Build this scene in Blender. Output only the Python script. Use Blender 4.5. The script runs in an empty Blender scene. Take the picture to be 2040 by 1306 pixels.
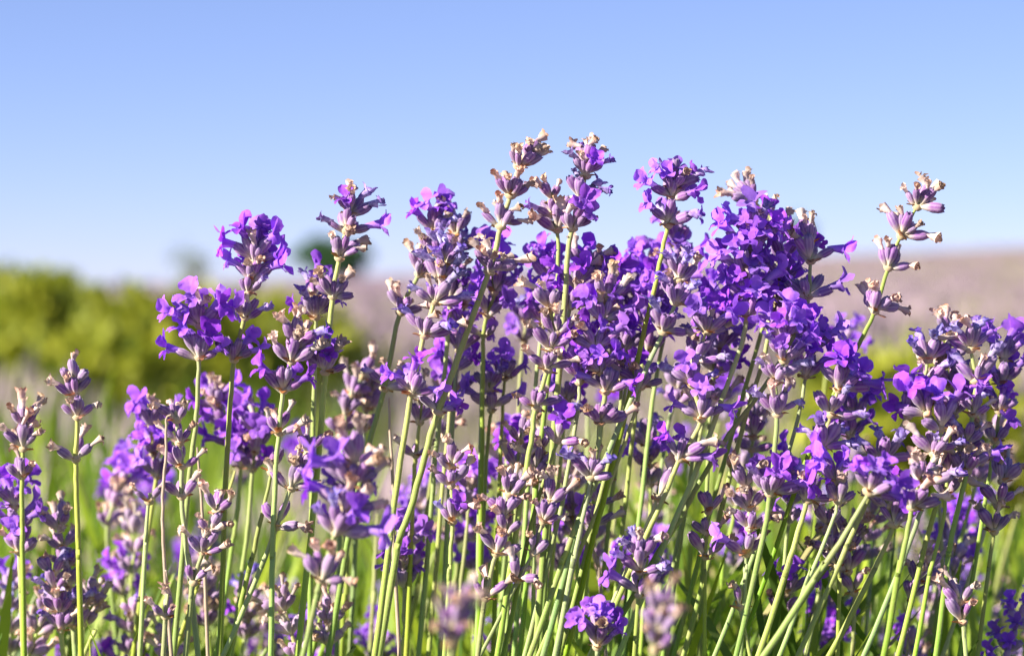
import bpy, math, random
import numpy as np
from mathutils import Vector, Matrix

random.seed(7)
rng = np.random.default_rng(7)
sc = bpy.context.scene
col = sc.collection
R = math.radians

# ------------------------------------------------------------------ camera
CAM_H = 0.62            # eye height over the soil
LENS, SENSOR = 85.0, 36.0
PXW, PXH = 2040.0, 1306.0
D0 = 0.5432             # distance to the plane in focus
PITCH = R(-1.25)
cam_data = bpy.data.cameras.new("camera")
cam_data.lens = LENS
cam_data.sensor_width = SENSOR
cam_data.clip_start = 0.01
cam_data.clip_end = 6000.0
cam_data.dof.use_dof = True
cam_data.dof.focus_distance = D0
cam_data.dof.aperture_fstop = 15.0
cam_data.dof.aperture_blades = 0
cam = bpy.data.objects.new("camera", cam_data)
col.objects.link(cam)
cam.location = (0, 0, CAM_H)
cam.rotation_euler = (math.pi / 2 + PITCH, 0, 0)
sc.camera = cam
FWD = np.array([0, math.cos(PITCH), math.sin(PITCH)])
UPV = np.array([0, -math.sin(PITCH), math.cos(PITCH)])
RGT = np.array([1.0, 0, 0])
TAN = SENSOR / LENS      # picture width over distance

def spot(px, py, depth):
    """where a thing stands: picture direction plus its own distance"""
    sx = (px - PXW / 2) / PXW * TAN * depth
    sy = (PXH / 2 - py) / PXW * TAN * depth
    return np.array([0, 0, CAM_H]) + FWD * depth + RGT * sx + UPV * sy

# ------------------------------------------------------------------ light
SUN_EL = R(29)
SUN_AZ = R(-114)         # measured clockwise from the view direction (+Y): left, a little behind the camera
world = bpy.data.worlds.new("World")
sc.world = world
world.use_nodes = True
wn = world.node_tree
wn.nodes.clear()
sky = wn.nodes.new("ShaderNodeTexSky")
sky.sky_type = 'NISHITA'
sky.sun_disc = False
sky.sun_elevation = SUN_EL
sky.sun_rotation = SUN_AZ
sky.altitude = 300
sky.air_density = 0.6
sky.dust_density = 0.0
sky.ozone_density = 6.0
bg = wn.nodes.new("ShaderNodeBackground")
bg.inputs["Strength"].default_value = 0.057
out = wn.nodes.new("ShaderNodeOutputWorld")
gam = wn.nodes.new("ShaderNodeGamma")          # the clear summer sky's soft, even gradient
gam.inputs["Gamma"].default_value = 0.70
tint = wn.nodes.new("ShaderNodeMix")
tint.data_type = 'RGBA'
tint.blend_type = 'MULTIPLY'
tint.inputs[0].default_value = 1.0
tint.inputs[7].default_value = (1.70, 1.54, 1.9, 1)
wn.links.new(sky.outputs[0], gam.inputs[0])
wn.links.new(gam.outputs[0], tint.inputs[6])
wn.links.new(tint.outputs[2], bg.inputs["Color"])
wn.links.new(bg.outputs[0], out.inputs["Surface"])

sun_data = bpy.data.lights.new("sun", 'SUN')
sun_data.energy = 5.0
sun_data.angle = R(0.5)
sun_data.color = (1.0, 0.93, 0.82)
sun = bpy.data.objects.new("sun", sun_data)
col.objects.link(sun)
sdir = Vector((math.sin(SUN_AZ) * math.cos(SUN_EL), math.cos(SUN_AZ) * math.cos(SUN_EL), math.sin(SUN_EL)))
sun.rotation_euler = sdir.to_track_quat('Z', 'Y').to_euler()
sun.location = (-3, -1, 4)

sc.view_settings.view_transform = 'Standard'
sc.view_settings.look = 'None'
sc.view_settings.exposure = 1.40
sc.view_settings.gamma = 1.0
sc.view_settings.use_curve_mapping = False
sc.render.engine = 'CYCLES'
sc.cycles.use_denoising = True
sc.cycles.max_bounces = 8
sc.cycles.diffuse_bounces = 4
sc.cycles.transmission_bounces = 6

# ------------------------------------------------------------------ materials
def nmat(name):
    m = bpy.data.materials.new(name)
    m.use_nodes = True
    t = m.node_tree
    t.nodes.clear()
    o = t.nodes.new("ShaderNodeOutputMaterial")
    return m, t, o

def N(t, kind, **kw):
    n = t.nodes.new(kind)
    for k, v in kw.items():
        setattr(n, k, v)
    return n

def ramp(t, fac, stops, interp='LINEAR'):
    r = N(t, "ShaderNodeValToRGB")
    r.color_ramp.interpolation = interp
    e = r.color_ramp.elements
    while len(e) < len(stops):
        e.new(0.5)
    for el, (p, c) in zip(e, stops):
        el.position = p
        el.color = (*c, 1)
    t.links.new(fac, r.inputs[0])
    return r.outputs[0]

def attr(t, name):
    a = N(t, "ShaderNodeAttribute")
    a.attribute_name = name
    return a.outputs["Fac"]

def noise(t, scale, detail=3, coord='Object', rough=0.6):
    tc = N(t, "ShaderNodeTexCoord")
    n = N(t, "ShaderNodeTexNoise")
    n.inputs["Scale"].default_value = scale
    n.inputs["Detail"].default_value = detail
    n.inputs["Roughness"].default_value = rough
    t.links.new(tc.outputs[coord], n.inputs["Vector"])
    return n.outputs["Fac"]

def mixc(t, fac, a, b, mode='MIX'):
    m = N(t, "ShaderNodeMix", data_type='RGBA', blend_type=mode)
    if isinstance(fac, (int, float)):
        m.inputs[0].default_value = fac
    else:
        t.links.new(fac, m.inputs[0])
    for sock, v in ((m.inputs[6], a), (m.inputs[7], b)):
        if isinstance(v, tuple):
            sock.default_value = (*v, 1)
        else:
            t.links.new(v, sock)
    return m.outputs[2]

def mathn(t, op, a, b=0.0, clamp=False):
    m = N(t, "ShaderNodeMath", operation=op, use_clamp=clamp)
    for s, v in zip(m.inputs, (a, b)):
        if isinstance(v, (int, float)):
            s.default_value = v
        else:
            t.links.new(v, s)
    return m.outputs[0]

def vary(t, colr, dh=0.02, ds=0.15, dv=0.25):
    """each copy a little different in hue and value"""
    oi = N(t, "ShaderNodeObjectInfo")
    h = N(t, "ShaderNodeHueSaturation")
    r = oi.outputs["Random"]
    r2 = mathn(t, 'FRACT', mathn(t, 'MULTIPLY', r, 7.31))
    r3 = mathn(t, 'FRACT', mathn(t, 'MULTIPLY', r, 13.7))
    t.links.new(mathn(t, 'ADD', mathn(t, 'MULTIPLY', r, 2 * dh), 0.5 - dh), h.inputs["Hue"])
    t.links.new(mathn(t, 'ADD', mathn(t, 'MULTIPLY', r2, 2 * ds), 1 - ds), h.inputs["Saturation"])
    t.links.new(mathn(t, 'ADD', mathn(t, 'MULTIPLY', r3, 2 * dv), 1 - dv), h.inputs["Value"])
    t.links.new(colr, h.inputs["Color"])
    return h.outputs[0]

def surf(t, o, colr, rough=0.6, trans=0.0, tcol=None, sheen=0.0, spec=0.3, bump=None, bdist=0.0001):
    p = N(t, "ShaderNodeBsdfPrincipled")
    t.links.new(colr, p.inputs["Base Color"])
    p.inputs["Roughness"].default_value = rough
    p.inputs["Specular IOR Level"].default_value = spec
    if sheen:
        p.inputs["Sheen Weight"].default_value = sheen
        p.inputs["Sheen Roughness"].default_value = 0.5
    if bump is not None:
        b = N(t, "ShaderNodeBump")
        b.inputs["Strength"].default_value = 0.7
        b.inputs["Distance"].default_value = bdist
        t.links.new(bump, b.inputs["Height"])
        t.links.new(b.outputs[0], p.inputs["Normal"])
    res = p.outputs[0]
    if trans:
        tr = N(t, "ShaderNodeBsdfTranslucent")
        t.links.new(tcol if tcol is not None else colr, tr.inputs["Color"])
        mx = N(t, "ShaderNodeMixShader")
        mx.inputs[0].default_value = trans
        t.links.new(res, mx.inputs[1])
        t.links.new(tr.outputs[0], mx.inputs[2])
        res = mx.outputs[0]
    t.links.new(res, o.inputs["Surface"])

MAT = {}
# calyx: dusky mauve tube, cream-green foot, pale ribs
m, t, o = nmat("calyx"); MAT['calyx'] = m
body = mixc(t, noise(t, 900, 3), (0.145, 0.045, 0.225), (0.315, 0.15, 0.35))
ribs = mixc(t, mathn(t, 'MULTIPLY', attr(t, "rib"), 0.5), body, (0.54, 0.40, 0.52))
foot = ramp(t, attr(t, "t"), [(0.0, (1, 1, 1)), (0.14, (0.95, 0.95, 0.95)), (0.50, (0, 0, 0)), (1, (0, 0, 0))])
c = mixc(t, foot, vary(t, ribs, 0.018, 0.25, 0.22), (0.66, 0.58, 0.40))
tip = ramp(t, attr(t, "t"), [(0.0, (0, 0, 0)), (0.88, (0, 0, 0)), (1.0, (0.45, 0.45, 0.45))])
c = mixc(t, tip, c, (0.16, 0.09, 0.24))
surf(t, o, c, 0.75, 0.10, None, 0.35, 0.2, noise(t, 2600, 2), 0.00008)
# open flower: violet limb, pale tube, darker veins
m, t, o = nmat("petal"); MAT['petal'] = m
c = ramp(t, attr(t, "t"), [(0.0, (0.55, 0.40, 0.68)), (0.28, (0.46, 0.23, 0.74)), (0.5, (0.33, 0.075, 0.68)), (1.0, (0.39, 0.11, 0.77))])
c = mixc(t, mathn(t, 'MULTIPLY', attr(t, "rib"), 0.75), c, (0.17, 0.02, 0.48))
c = mixc(t, mathn(t, 'MULTIPLY', noise(t, 700, 3), 0.35), c, (0.50, 0.22, 0.88))
c = vary(t, c, 0.010, 0.10, 0.24)
surf(t, o, c, 0.55, 0.34, None, 0.15, 0.25, noise(t, 1500, 2), 0.00012)
# flower going over: bleached blue-violet, dark shrivelled edge
m, t, o = nmat("faded_petal"); MAT['faded'] = m
c = ramp(t, attr(t, "t"), [(0.0, (0.50, 0.38, 0.58)), (0.4, (0.52, 0.43, 0.74)), (0.75, (0.32, 0.22, 0.64)), (1.0, (0.11, 0.06, 0.27))])
c = mixc(t, ramp(t, noise(t, 800, 3), [(0.42, (0, 0, 0)), (0.62, (0.8, 0.8, 0.8))]), c, (0.15, 0.07, 0.36))
c = vary(t, c, 0.02, 0.2, 0.2)
surf(t, o, c, 0.6, 0.25, None, 0.2, 0.2, noise(t, 1800, 2), 0.0001)
# withered flower: papery cream to rust
m, t, o = nmat("withered_petal"); MAT['withered'] = m
c = ramp(t, attr(t, "t"), [(0.0, (0.50, 0.36, 0.49)), (0.25, (0.64, 0.50, 0.47)), (0.7, (0.66, 0.49, 0.40)), (1.0, (0.40, 0.24, 0.16))])
c = mixc(t, ramp(t, noise(t, 750, 3), [(0.48, (0, 0, 0)), (0.70, (0.65, 0.65, 0.65))]), c, (0.40, 0.20, 0.11))
c = vary(t, c, 0.015, 0.25, 0.28)
surf(t, o, c, 0.8, 0.18, None, 0.1, 0.15, noise(t, 1500, 3), 0.00015)
# bract: thin rusty brown scale
m, t, o = nmat("bract"); MAT['bract'] = m
c = ramp(t, attr(t, "t"), [(0.0, (0.56, 0.45, 0.26)), (0.35, (0.58, 0.32, 0.17)), (1.0, (0.33, 0.14, 0.07))])
c = vary(t, c, 0.02, 0.2, 0.3)
surf(t, o, c, 0.75, 0.2, None, 0.0, 0.2)
# stem: square green stalk, paler towards the flower
m, t, o = nmat("stem"); MAT['stem'] = m
g = ramp(t, attr(t, "t"), [(0.0, (0.38, 0.40, 0.16)), (0.25, (0.29, 0.37, 0.08)), (0.55, (0.18, 0.32, 0.026)), (1.0, (0.14, 0.29, 0.018))])
g = mixc(t, mathn(t, 'MULTIPLY', noise(t, 260, 4), 0.30), g, (0.36, 0.38, 0.11))
g = mixc(t, mathn(t, 'MULTIPLY', attr(t, "rib"), 0.22), g, (0.42, 0.46, 0.16))
g = mixc(t, ramp(t, noise(t, 120, 5), [(0.55, (0, 0, 0)), (0.72, (0.55, 0.55, 0.55))]), g, (0.30, 0.24, 0.10))
g = vary(t, g, 0.025, 0.2, 0.22)
surf(t, o, g, 0.55, 0.0, None, 0.1, 0.35, noise(t, 2200, 2), 0.0001)
# dead straw stem
m, t, o = nmat("dry_stem"); MAT['dry'] = m
g = mixc(t, noise(t, 300, 4), (0.27, 0.19, 0.12), (0.52, 0.41, 0.31))
surf(t, o, g, 0.8, 0.0, None, 0.2, 0.2, noise(t, 1500, 3), 0.0001)
# node where a whorl sits
m, t, o = nmat("node"); MAT['node'] = m
g = mixc(t, noise(t, 500, 3), (0.52, 0.46, 0.26), (0.44, 0.30, 0.17))
surf(t, o, g, 0.7, 0.0, None, 0.2, 0.2)
# narrow leaves at the foot of the plants
m, t, o = nmat("leaf"); MAT['leaf'] = m
g = ramp(t, attr(t, "rnd"), [(0.0, (0.05, 0.12, 0.008)), (0.45, (0.17, 0.27, 0.015)), (0.9, (0.38, 0.48, 0.020)), (0.93, (0.42, 0.34, 0.17)), (1.0, (0.30, 0.22, 0.11))])
surf(t, o, g, 0.5, 0.4, mixc(t, 0.5, g, (0.22, 0.36, 0.02)), 0.2, 0.3)
# shrub and tree leaves
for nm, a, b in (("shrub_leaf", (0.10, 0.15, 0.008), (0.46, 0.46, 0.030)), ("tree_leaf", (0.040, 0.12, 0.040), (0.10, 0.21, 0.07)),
                 ("hazed_leaf", (0.12, 0.17, 0.07), (0.20, 0.25, 0.11))):  # far tree's leaves, with air haze painted in as a paler colour
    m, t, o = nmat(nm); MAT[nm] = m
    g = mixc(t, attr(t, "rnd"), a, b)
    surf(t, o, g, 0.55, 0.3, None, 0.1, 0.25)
m, t, o = nmat("bark"); MAT['bark'] = m
surf(t, o, mixc(t, noise(t, 8, 5), (0.10, 0.075, 0.05), (0.2, 0.16, 0.11)), 0.9)
# far lavender rows
m, t, o = nmat("field_head"); MAT['field_head'] = m
g = mixc(t, attr(t, "rnd"), (0.31, 0.205, 0.315), (0.44, 0.34, 0.35))
surf(t, o, g, 0.8, 0.2)
m, t, o = nmat("field_stalk"); MAT['field_stalk'] = m
g = mixc(t, attr(t, "rnd"), (0.20, 0.25, 0.045), (0.36, 0.35, 0.13))
surf(t, o, g, 0.7, 0.25)
# soil with dry grass
m, t, o = nmat("soil"); MAT['soil'] = m
g = ramp(t, noise(t, 0.6, 8, 'Object', 0.7), [(0.3, (0.10, 0.10, 0.045)), (0.5, (0.17, 0.13, 0.115)), (0.7, (0.22, 0.17, 0.16))])
g = mixc(t, mathn(t, 'MULTIPLY', noise(t, 22, 6), 0.5), g, (0.16, 0.12, 0.07))
surf(t, o, g, 0.95, 0.0, None, 0, 0.1, noise(t, 60, 6), 0.02)

# ------------------------------------------------------------------ mesh helpers
class Geo:
    """collects grids of points with the attributes t, rib, rnd"""
    def __init__(s):
        s.v, s.f, s.t, s.r, s.m, s.n = [], [], [], [], [], 0
    def grid(s, P, T, Rb, wrap=False, mi=0):
        n, k, _ = P.shape
        idx = s.n + np.arange(n * k).reshape(n, k)
        s.v.append(P.reshape(-1, 3)); s.t.append(np.broadcast_to(T, (n, k)).ravel()); s.r.append(np.broadcast_to(Rb, (n, k)).ravel())
        if wrap:
            nxt = np.roll(idx, -1, axis=1)
            q = np.stack([idx[:-1], nxt[:-1], nxt[1:], idx[1:]], -1).reshape(-1, 4)
        else:
            q = np.stack([idx[:-1, :-1], idx[:-1, 1:], idx[1:, 1:], idx[1:, :-1]], -1).reshape(-1, 4)
        s.f.append(q); s.m.append(np.full(len(q), mi)); s.n += n * k
    def add(s, other, M, mi):
        """another Geo, moved by a 4x4 matrix, with one material index"""
        V = other.V() @ M[:3, :3].T + M[:3, 3]
        s.v.append(V); s.t += other.t; s.r += other.r
        s.f += [f + s.n for f in other.f]; s.m += [np.full(len(f), mi) for f in other.f]; s.n += len(V)
    def V(s):
        return np.concatenate(s.v)
    def mesh(s, name, mats, smooth=True):
        return qmesh(name, s.V(), np.concatenate(s.f), mats, np.concatenate(s.m),
                     {"t": np.concatenate(s.t), "rib": np.concatenate(s.r)}, smooth)

def qmesh(name, V, F, mats, mi=None, attrs=None, smooth=True):
    me = bpy.data.meshes.new(name)
    nf, k = F.shape
    me.vertices.add(len(V)); me.vertices.foreach_set("co", np.ascontiguousarray(V, dtype=np.float32).ravel())
    me.loops.add(nf * k); me.loops.foreach_set("vertex_index", np.ascontiguousarray(F, dtype=np.int32).ravel())
    me.polygons.add(nf)
    me.polygons.foreach_set("loop_start", np.arange(0, nf * k, k, dtype=np.int32))
    me.polygons.foreach_set("use_smooth", np.full(nf, smooth, dtype=bool))
    for m in mats:
        me.materials.append(m)
    if mi is not None:
        me.polygons.foreach_set("material_index", np.ascontiguousarray(mi, dtype=np.int32))
    for an, av in (attrs or {}).items():
        a = me.attributes.new(an, 'FLOAT', 'POINT')
        a.data.foreach_set("value", np.ascontiguousarray(av, dtype=np.float32))
    me.update(calc_edges=True)
    return me

def link(name, me, parent=None, M=None):
    o = bpy.data.objects.new(name, me)
    col.objects.link(o)
    if parent is not None:
        o.parent = parent
    if M is not None:
        o.matrix_basis = Matrix(M.tolist())
    return o

def tag(o, label=None, cat=None, group=None, kind=None):
    if label: o["label"] = label
    if cat: o["category"] = cat
    if group: o["group"] = group
    if kind: o["kind"] = kind
    return o

def unit(v):
    return v / (np.linalg.norm(v) + 1e-12)

def wob(P, amp, fr, seed):
    """cheap smooth crumple"""
    r = np.random.default_rng(seed)
    Q = P.copy()
    for k in range(3):
        w = r.normal(size=(3, 3)) * fr * (1 + k)
        ph = r.uniform(0, 6.28, 3)
        Q = Q + amp / (1 + k) * np.sin(P @ w.T + ph)
    return Q
MM = 0.001

# ------------------------------------------------------------------ the setting
def hill(x, y):
    """gentle land: flat at the plants, a broad rise to the right, dropping away beyond the crest"""
    y = np.asarray(y, float); x = np.asarray(x, float)
    a = x / np.maximum(y, 1.0)                       # bearing
    crest = 0.62 + 215.0 * np.clip(-0.0010 + (a + 0.02) * 0.043, -0.012, 0.02)
    up = np.clip((y - 25.0) / 190.0, 0, 1); up = up * up * (3 - 2 * up)
    down = np.clip((y - 225.0) / 900.0, 0, 1)
    return crest * up * (y > 25) - 26.0 * down * down * (3 - 2 * down)

ys = np.concatenate([np.linspace(-6, 6, 13), np.geomspace(7, 2600, 60)])
us = np.linspace(-1, 1, 41)
P = np.zeros((len(ys), len(us), 3))
for i, yy in enumerate(ys):
    half = 14 + abs(yy) * 1.1
    P[i, :, 0] = us * half
    P[i, :, 1] = yy
P[..., 2] = hill(P[..., 0], P[..., 1])
g = Geo(); g.grid(P, 0.0, 0.0)
ground = link("ground", g.mesh("ground", [MAT['soil']]))
tag(ground, "dry brown soil of the lavender field rising to the right", None, None, "structure")

def blades(n, base, direc, length, width, rnd, bend=0.0, seg=2):
    """n flat tapering blades, seg quads each"""
    side = np.cross(direc, rng.normal(size=(n, 3)))
    side /= np.linalg.norm(side, axis=1)[:, None]
    nor = np.cross(side, direc)
    V = np.zeros((n, (seg + 1) * 2, 3))
    prof = [0.7, 1.0, 0.18] if seg == 2 else [0.55, 1.0, 0.9, 0.12]
    for k in range(seg + 1):
        f = k / seg
        c = base + direc * (length * f)[:, None] + nor * (bend * length * f * f)[:, None]
        V[:, 2 * k] = c - side * (width * prof[k] * 0.5)[:, None]
        V[:, 2 * k + 1] = c + side * (width * prof[k] * 0.5)[:, None]
    per = (seg + 1) * 2
    q = np.array([[2 * k, 2 * k + 1, 2 * k + 3, 2 * k + 2] for k in range(seg)])
    F = (np.arange(n) * per)[:, None, None] + q[None]
    return V.reshape(-1, 3), F.reshape(-1, 4), np.repeat(rnd, per)

def field_rows():
    """the far lavender: tufts in rows, each a spray of stalks with a flower head; one mass nobody could count"""
    B, Rn = [], []
    rowdir = np.array([0.42, 0.907])                   # rows run away to the right
    perp = np.array([rowdir[1], -rowdir[0]])
    for k in range(-170, 171):
        for s in np.concatenate([np.arange(-14, 14, 0.5), np.arange(14, 40, 0.8), np.arange(40, 110, 1.6), np.arange(110, 260, 3.2)]):
            p = perp * k * 1.25 + rowdir * s
            x, y = p + rng.normal(0, 0.10, 2)
            if y < 1.6 or y > 228 or abs(x) > 0.52 * y + 1.0 or (abs(x) > 0.27 * y + 0.6 and rng.uniform() < 0.35):
                continue
            if x < -0.08 * y and abs(x) < 0.27 * y + 0.6 and 2.2 < y < 5.2 and rng.uniform() < 0.5:
                continue
            if x < -0.07 * y and 5.2 < y < 7.0:             # the green shrubs stand here
                continue
            B.append((x, y))
    B = np.array(B)
    hv, hf, hr, sv, sf, sr = [], [], [], [], [], []
    no = [0, 0]
    for (x, y) in B:
        n = int(np.clip(420 / (1 + y * 0.30), 16, 260))
        big = 1 + np.clip(y / 45, 0, 5.0)
        rad = 0.36 * (1 + 0.5 * min(y, 60) / 60)
        th = rng.uniform(0, 6.283, n); rr = np.sqrt(rng.uniform(0, 1, n))
        lean = np.stack([np.cos(th) * rr * 0.62, np.sin(th) * rr * 0.62, np.ones(n)], 1)
        lean /= np.linalg.norm(lean, axis=1)[:, None]
        base = np.stack([x + np.cos(th) * rr * rad * 0.5, y + np.sin(th) * rr * rad * 0.5, np.zeros(n)], 1)
        base[:, 2] = hill(base[:, 0], base[:, 1]) - 0.01
        L = rng.uniform(0.42, 0.57, n) * (1 - 0.20 * rr) * rng.uniform(0.86, 1.06)
        v, f, r = blades(n, base, lean, L, np.full(n, 0.007 * big), rng.uniform(0, 1, n))
        sv.append(v); sf.append(f + no[0]); sr.append(r); no[0] += len(v)
        tipb = base + lean * (L * 0.86)[:, None]
        tone = np.clip(rng.normal(0.5, 0.3, n) + rng.normal(0, .2) + 0.35 * math.sin(x * 0.9 + y * 0.31) * math.sin(y * 0.17 + 1.0), 0, 1)
        hw = 0.35 if math.sin(x * 2.3 + 0.6) * math.sin(y * 0.55 - 0.3 * x) > 0.35 else 1.0      # green patches with few flowers
        v, f, r = blades(n, tipb, lean, np.full(n, 0.062 * (1 + min(y / 60, 1.2))), np.full(n, 0.014 * big * hw), tone)
        hv.append(v); hf.append(f + no[1]); hr.append(r); no[1] += len(v)
    for nm, V, F, Rr, mt, lab in (("lavender_rows_stalks", sv, sf, sr, 'field_stalk', "pale green stalks of the blurred far lavender rows"),
                                  ("lavender_rows_flowers", hv, hf, hr, 'field_head', "dusty mauve flower heads of the blurred far lavender rows")):
        me = qmesh(nm, np.concatenate(V), np.concatenate(F), [MAT[mt]], None, {"rnd": np.concatenate(Rr)}, False)
        tag(link(nm, me), lab, "lavender field", None, "stuff")
field_rows()

def leaf_cloud(name, parent, centre, radii, n, size, mat, clumps=14, up=0.3, dome=True):
    """a crown of small leaf faces gathered in uneven clumps"""
    cc = rng.normal(size=(clumps, 3)); cc /= np.linalg.norm(cc, axis=1)[:, None]
    cc *= rng.uniform(0.35, 0.92, clumps)[:, None]
    if dome:
        cc[:, 2] = np.abs(cc[:, 2]) * 1.1 - 0.35
    w = rng.integers(0, clumps, n)
    d = rng.normal(size=(n, 3)); d /= np.linalg.norm(d, axis=1)[:, None]
    p = cc[w] + d * (rng.uniform(0.2, 1, n) ** 0.5 * rng.uniform(0.22, 0.42, clumps)[w])[:, None]
    base = p * radii + centre
    dr = d * 0.6 + np.array([0, 0, up]) + rng.normal(0, 0.5, (n, 3)); dr /= np.linalg.norm(dr, axis=1)[:, None]
    V, F, r = blades(n, base, dr, rng.uniform(0.7, 1.3, n) * size, rng.uniform(0.35, 0.6, n) * size, np.clip(rng.uniform(0, 1, n), 0, 1), 0.15)
    return link(name, qmesh(name, V, F, [mat], None, {"rnd": r}, False), parent)

def woody(name, parent, pts, radii, mat, sides=8):
    g = Geo(); tube(g, np.array(pts, float), np.array(radii, float), sides)
    return link(name, g.mesh(name, [mat]), parent)

def tube(g, pts, rad, sides=8, t0=0.0, t1=1.0, square=0.0, twist=0.0, tvals=None, mi=0):
    n = len(pts)
    tang = np.gradient(pts, axis=0); tang /= np.linalg.norm(tang, axis=1)[:, None] + 1e-12
    ref = np.array([0.83, 0.51, 0.2])
    P = np.zeros((n, sides, 3)); th = np.arange(sides) / sides * 2 * math.pi
    prof = 1 + square * np.cos(4 * th)
    for i in range(n):
        a = unit(np.cross(tang[i], ref)); b = np.cross(tang[i], a)
        an = th + twist * i
        P[i] = pts[i] + rad[i] * prof[:, None] * (np.cos(an)[:, None] * a + np.sin(an)[:, None] * b)
    T = (np.linspace(t0, t1, n) if tvals is None else tvals)[:, None] * np.ones((1, sides))
    g.grid(P, T, (0.5 + 0.5 * np.cos(4 * th))[None, :], wrap=True, mi=mi)

def shrub(px, depth, top_py, wid, n, label, group="low green shrubs beside the lavender rows"):
    b = spot(px, 545, depth); b[2] = 0
    h = spot(px, top_py, depth)[2]
    root = link("green_shrub", None); root.location = b
    tag(root, label, "shrub", group)
    leaf_cloud("foliage", root, np.array([0, 0, h * 0.62]), np.array([wid / 2, wid / 2, h * 0.40]), n, 0.045, MAT['shrub_leaf'], 18)
    for k in range(4):
        an = rng.uniform(0, 6.28); q = np.array([math.cos(an), math.sin(an), 0]) * wid * 0.18
        woody("branch", root, [(0, 0, -0.01), q * 0.5 + [0, 0, h * 0.3], q + [0, 0, h * 0.62]], [0.012, 0.008, 0.004], MAT['bark'], 6)

shrub(112, 6.0, 534, 0.62, 3600, "low leafy green shrub next to the open left end of the shrub row")
shrub(2, 6.3, 540, 0.7, 3600, "low green shrub at the open left end of the shrub row")
shrub(190, 6.2, 522, 0.66, 3400, "small bright green shrub wedged between two broader ones in the shrub row")
shrub(258, 5.8, 512, 0.70, 4600, "broadest rounded green shrub with yellow tips in the shrub row")
shrub(402, 6.1, 518, 0.60, 3600, "green shrub rising behind the violet two-tier stalk")
shrub(545, 6.6, 552, 0.56, 2600, "dull green shrub at the end of the row beside the mauve field")
shrub(1795, 3.6, 640, 0.42, 1500, "low yellow-green weed clump behind the stem of the leaning bare spike", None)

def tree(px, depth, top, bot, width, mat, n, leaf, label):
    b = spot(px, 545, depth); b[2] = hill(b[0], b[1])
    zt, zb = spot(px, top, depth)[2] - b[2], spot(px, bot, depth)[2] - b[2]
    root = link("round_tree", None); root.location = b
    tag(root, label, "tree")
    w = width / PXW * TAN * depth
    zb = max(zb, 0.35)
    leaf_cloud("crown", root, np.array([0, 0, (zt + zb) / 2]), np.array([w / 2 * 0.88, w / 2 * 0.88, (zt - zb) / 2 * 0.92]), n, leaf, mat, 20, 0.3, False)
    tr = woody("trunk", root, [(0, 0, -0.1), (0.03 * w, 0, zb * 0.7), (0, 0.02 * w, (zt + zb) / 2)], [0.06 * w, 0.045 * w, 0.015 * w], MAT['bark'])
    for k in range(4):
        an = k * 1.57 + 0.4; q = np.array([math.cos(an), math.sin(an), 0]) * w * 0.25
        woody("limb", root, [(0, 0, zb * 0.7), q * 0.5 + [0, 0, (zt + zb) * 0.45], q + [0, 0, (zt + zb) * 0.58]], [0.03 * w, 0.02 * w, 0.008 * w], MAT['bark'], 6)

tree(662, 150, 474, 584, 158, MAT['tree_leaf'], 7000, 0.30, "round dark green tree standing alone on the horizon")
tree(388, 330, 480, 575, 130, MAT['hazed_leaf'], 220, 0.6, "faint haze-paled green tree on the horizon above the green shrubs")  # sparse crown and paled leaf colour imitate distance haze
tree(1592, 180, 424, 530, 84, MAT['tree_leaf'], 800, 0.28, "far green tree top behind the densest violet flower spike")

# grass between the rows
def grass():
    n = 9000
    y = np.exp(rng.uniform(math.log(1.7), math.log(34), n)); x = rng.uniform(-1, 1, n) * (0.27 * y + 0.5)
    row = (x * 0.907 - y * 0.42) / 1.25
    f = np.abs(row - np.round(row)); keep = (f > 0.24) | (rng.uniform(0, 1, n) < 0.12)
    x, y = x[keep], y[keep]
    y2 = rng.uniform(2.0, 6.5, 6000); x2 = -y2 * rng.uniform(0.08, 0.36, 6000)      # taller grass in front of the shrubs
    x, y = np.concatenate([x, x2]), np.concatenate([y, y2]); n = len(x)
    hgt = np.concatenate([rng.uniform(0.10, 0.30, n - 6000), rng.uniform(0.20, 0.44, 6000)])
    d = np.stack([rng.normal(0, .35, n), rng.normal(0, .35, n), np.ones(n)], 1); d /= np.linalg.norm(d, axis=1)[:, None]
    b = np.stack([x, y, hill(x, y) - 0.005], 1); k = 1 + y / 10
    V, F, r = blades(n, b, d, hgt, rng.uniform(0.005, 0.009, n) * k, rng.uniform(0, 1, n), 0.2)
    tag(link("grass", qmesh("grass", V, F, [MAT['leaf']], None, {"rnd": r}, False)), "light green grass growing between the far lavender rows", "grass", None, "stuff")
grass()

# leafy foot of the plants: narrow upright leaves nobody could count
def foot_leaves():
    n = 20000
    y = rng.uniform(0.36, 1.15, n)
    x = rng.uniform(-0.24, 0.24, n) * (0.35 + y)
    z0 = rng.uniform(0.12, 0.44, n)
    top = rng.uniform(0.40, 0.545, n) + 0.02 * np.sin(x * 23) + 0.015 * np.sin(y * 31 + x * 40)
    near = y < 0.56
    top = np.where(near, np.minimum(top, 0.47), top)
    L = rng.uniform(0.035, 0.075, n) * (1 + 0.5 * (y > 0.7))
    d = np.stack([rng.normal(0.05, 0.32, n), rng.normal(0, 0.3, n), np.ones(n)], 1); d /= np.linalg.norm(d, axis=1)[:, None]
    base = np.stack([x, y, np.where(rng.uniform(0, 1, n) < 0.55, top - L * 0.9, z0)], 1)
    V, F, r = blades(n, base, d, L, rng.uniform(0.0016, 0.0036, n), rng.uniform(0, 1, n), rng.uniform(-0.25, 0.25, n), 3)
    tag(link("lavender_foliage", qmesh("lavender_foliage", V, F, [MAT['leaf']], None, {"rnd": r}, False)),
        "narrow green lavender leaves crowding at the foot of the stalks", "foliage", None, "stuff")
foot_leaves()

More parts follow.
